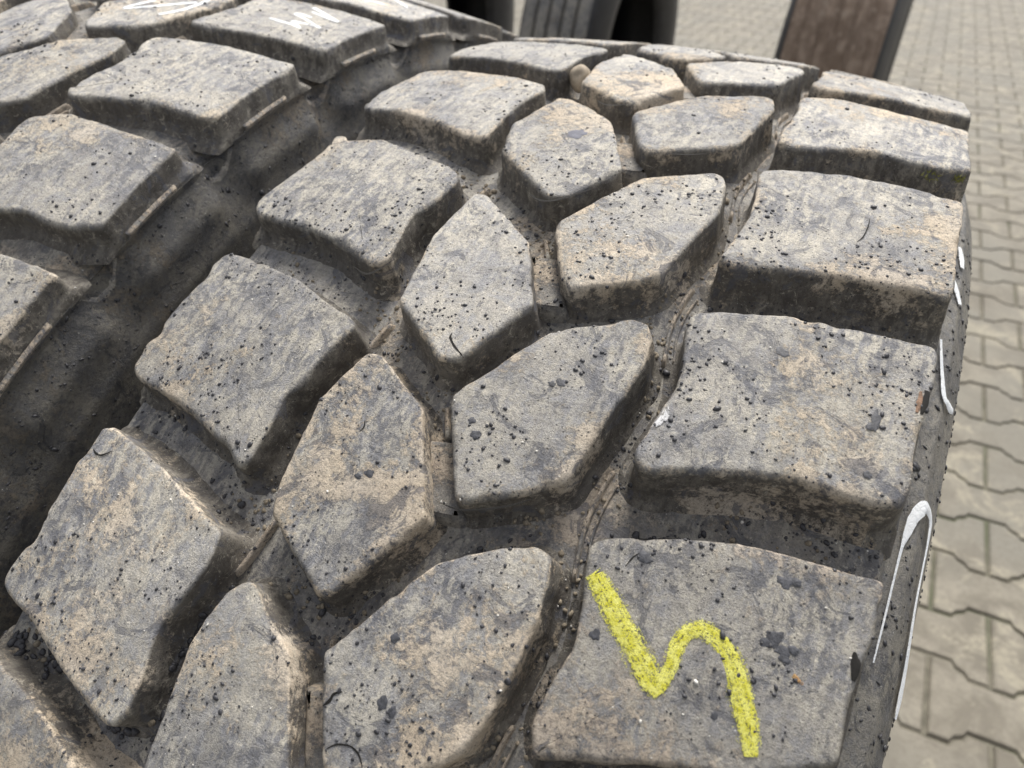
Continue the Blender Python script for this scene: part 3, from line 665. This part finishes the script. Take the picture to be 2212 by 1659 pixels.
cells.sort(key=lambda t: (t[0], t[1]))
rn = random.Random(4); sv = []; sf = []; sz = []
for k, (hid, d, c_) in enumerate(cells):
    mt = Matrix.Translation(c_+Vector((0, 0, rn.uniform(-.0012, .0004)))) @ Matrix.Rotation(rn.gauss(0, .005), 4, 'X') @ Matrix.Rotation(rn.gauss(0, .005), 4, 'Y') @ Matrix.Rotation(math.atan2(gx.y, gx.x)+rn.gauss(0, .008), 4, 'Z')
    if k < 300 and not hid:
        link('paver', pm, None, pav, mt)
    else:
        o = len(sv); sv += [mt @ Vector(v) for v in pv[20:]]; rv_ = rn.random(); sz += [(rv_, 0, 0)]*(len(pv)-20); sf += [tuple(o+i-20 for i in f) for f in pf if min(f) >= 20]
fld = link('paver_field', mesh('paver_field', sv, sf, False, sz), M_paver, pav); fld['kind'] = 'stuff'

# ------------------------------------------------------------------ standing tyres in the background
def bg_tyre(loc, yaw, lean, R, W_, label, ribs, matT, matS, blocks=0, group=None, gd=.010):
    root = bpy.data.objects.new('standing_tyre', None); C.objects.link(root); root.location = loc; root.rotation_euler = (0, lean, yaw)
    meta(root, label, 'tyre', group); F = Matrix.Translation((0, 0, R)); tw = W_*.40
    # casing: groove floor plus shoulders
    pr = [(-tw, R-gd-.006), (-tw*.6, R-gd-.001), (0, R-gd), (tw*.6, R-gd-.001), (tw, R-gd-.006)]
    v_, f_, z_ = revolve(pr, 128, lambda x, r: (1, 0, 0)); link('tread_base', mesh('tread_base', v_, f_, True, z_), matT, root, F)
    for sg in (-1, 1):
        pr = [(sg*x, r) for x, r in ((tw, R-.006), (tw+.006, R-.012), (tw+.012, R-.03), (W_*.47, R-.06), (W_*.5, R-.11), (W_*.49, R-.15), (W_*.43, R-.20), (W_*.38, R-.225), (W_*.33, R-.232), (W_*.32, R-.22))]
        v_, f_, z_ = revolve(pr, 128, lambda x, r: (0, 0, 0)); 
        if sg < 0: f_ = [tuple(reversed(f)) for f in f_]
        link('sidewall', mesh('sidewall', v_, f_, True, z_), matS, root, F)
    pr = [(-W_*.32, R-.22), (-W_*.42, R-.15), (-W_*.40, R-.05), (0, R-.03), (W_*.40, R-.05), (W_*.42, R-.15), (W_*.32, R-.22)]
    v_, f_, z_ = revolve(pr, 96); link('inner_liner', mesh('inner_liner', v_, f_), M_liner, root, F)
    edges = [(-tw+2*tw*q/ribs) for q in range(ribs+1)]; g = .0048
    for q in range(ribs):
        a, b = edges[q]+(g if q else 0), edges[q+1]-(g if q < ribs-1 else 0)
        if not blocks:
            rr = lambda x: R-.006*(x/tw)**2
            dd = .018 if gd > .005 else .012; pr = [(a-.001, R-dd), (a, rr(a)-.002), (a+.0015, rr(a)), ((a+b)/2, rr((a+b)/2)), (b-.0015, rr(b)), (b, rr(b)-.002), (b+.001, R-dd)]
            v_, f_, z_ = revolve(pr, 180, lambda x, r: (0, 0, 0))
            v2 = [(x+.0018*math.sin(math.atan2(y, z)*90)*(1 if .3 < q < ribs-1.3 else 0), y, z) for x, y, z in v_]
            link('tread_rib', mesh('tread_rib', v2, f_, True, z_), matT, root, F)
    if blocks:
        for q in range(ribs):
            a, b = edges[q]+.0022, edges[q+1]-.0022; n = blocks; st = 2*math.pi/n
            vs = []; fs = []
            for (ins, z) in ((-.001, -.014), (.0, -.003), (.0035, 0.)):
                for (x, p) in ((a+ins, -st*.45+ins/R), (b-ins, -st*.38+ins/R), (b-ins, st*.42-ins/R), ((a+b)/2, st*.47-ins/R), (a+ins, st*.42-ins/R)):
                    r = R+z-.006*(x/tw)**2; vs.append((x, r*math.sin(p), r*math.cos(p)))
            for k in range(2):
                for j in range(5): fs.append((k*5+j, k*5+(j+1) % 5, (k+1)*5+(j+1) % 5, (k+1)*5+j))
            fs.append((10, 11, 12, 13, 14)); fs = [tuple(reversed(f)) for f in fs]
            me = mesh('tread_block', vs, fs, False, [(.3, 0, 0)]*15); me.materials.append(matT)
            for k in range(n): link('tread_block', me, None, root, F @ Matrix.Rotation(st*(k+.5*(q % 2)), 4, 'X'))
    return root
def mudmat():
    m = NT('brown_mud_caked_rubber'); v = m.coords(False)
    c = m.mix(m.ramp(m.noise(v, 30, 6, .7, .5), .38, .62), (.22, .162, .122), (.34, .265, .21))
    c = m.mix(m.ramp(m.noise(m.mapv(v, (1, .25, .25)), 60, 4, .6), .42, .6, 0, .7), c, (.165, .118, .088))
    c = m.mix(m.ramp(m.vor(v, 26), .30, .12, 0, .8), c, (.34, .275, .22))
    m.l(c, m.b.inputs['Base Color']); m.b.inputs['Roughness'].default_value = .92; m.bump(m.noise(v, 150, 5, .7), .7, .003); return m.m
M_brown = mudmat()
M_bgside = plain('dark_clean_sidewall', (.028, .028, .031), .5, .25, 30, .3)
M_bggrey = rubber('grey_dusty_rubber', .35, 1.1, (.22, .19, .16), .2, False)
bg_tyre((-.112, 2.36, 0), 0, math.radians(2), .51, .30, 'brown mud-caked tyre standing alone on the pavers behind the front tyre', 6, M_brown, M_bgside, 0, None, .0035)
bg_tyre((-.885, 2.36, 0), 0, math.radians(1), .51, .265, 'grey ribbed tyre standing on the pavers, its dark hollow facing right', 5, M_bggrey, M_bgside)
bg_tyre((-1.67, 2.50, 0), 0, math.radians(1), .51, .28, 'dark standing tyre mostly hidden behind the left tyre, only its rear sidewall showing', 5, M_bggrey, M_bgside)
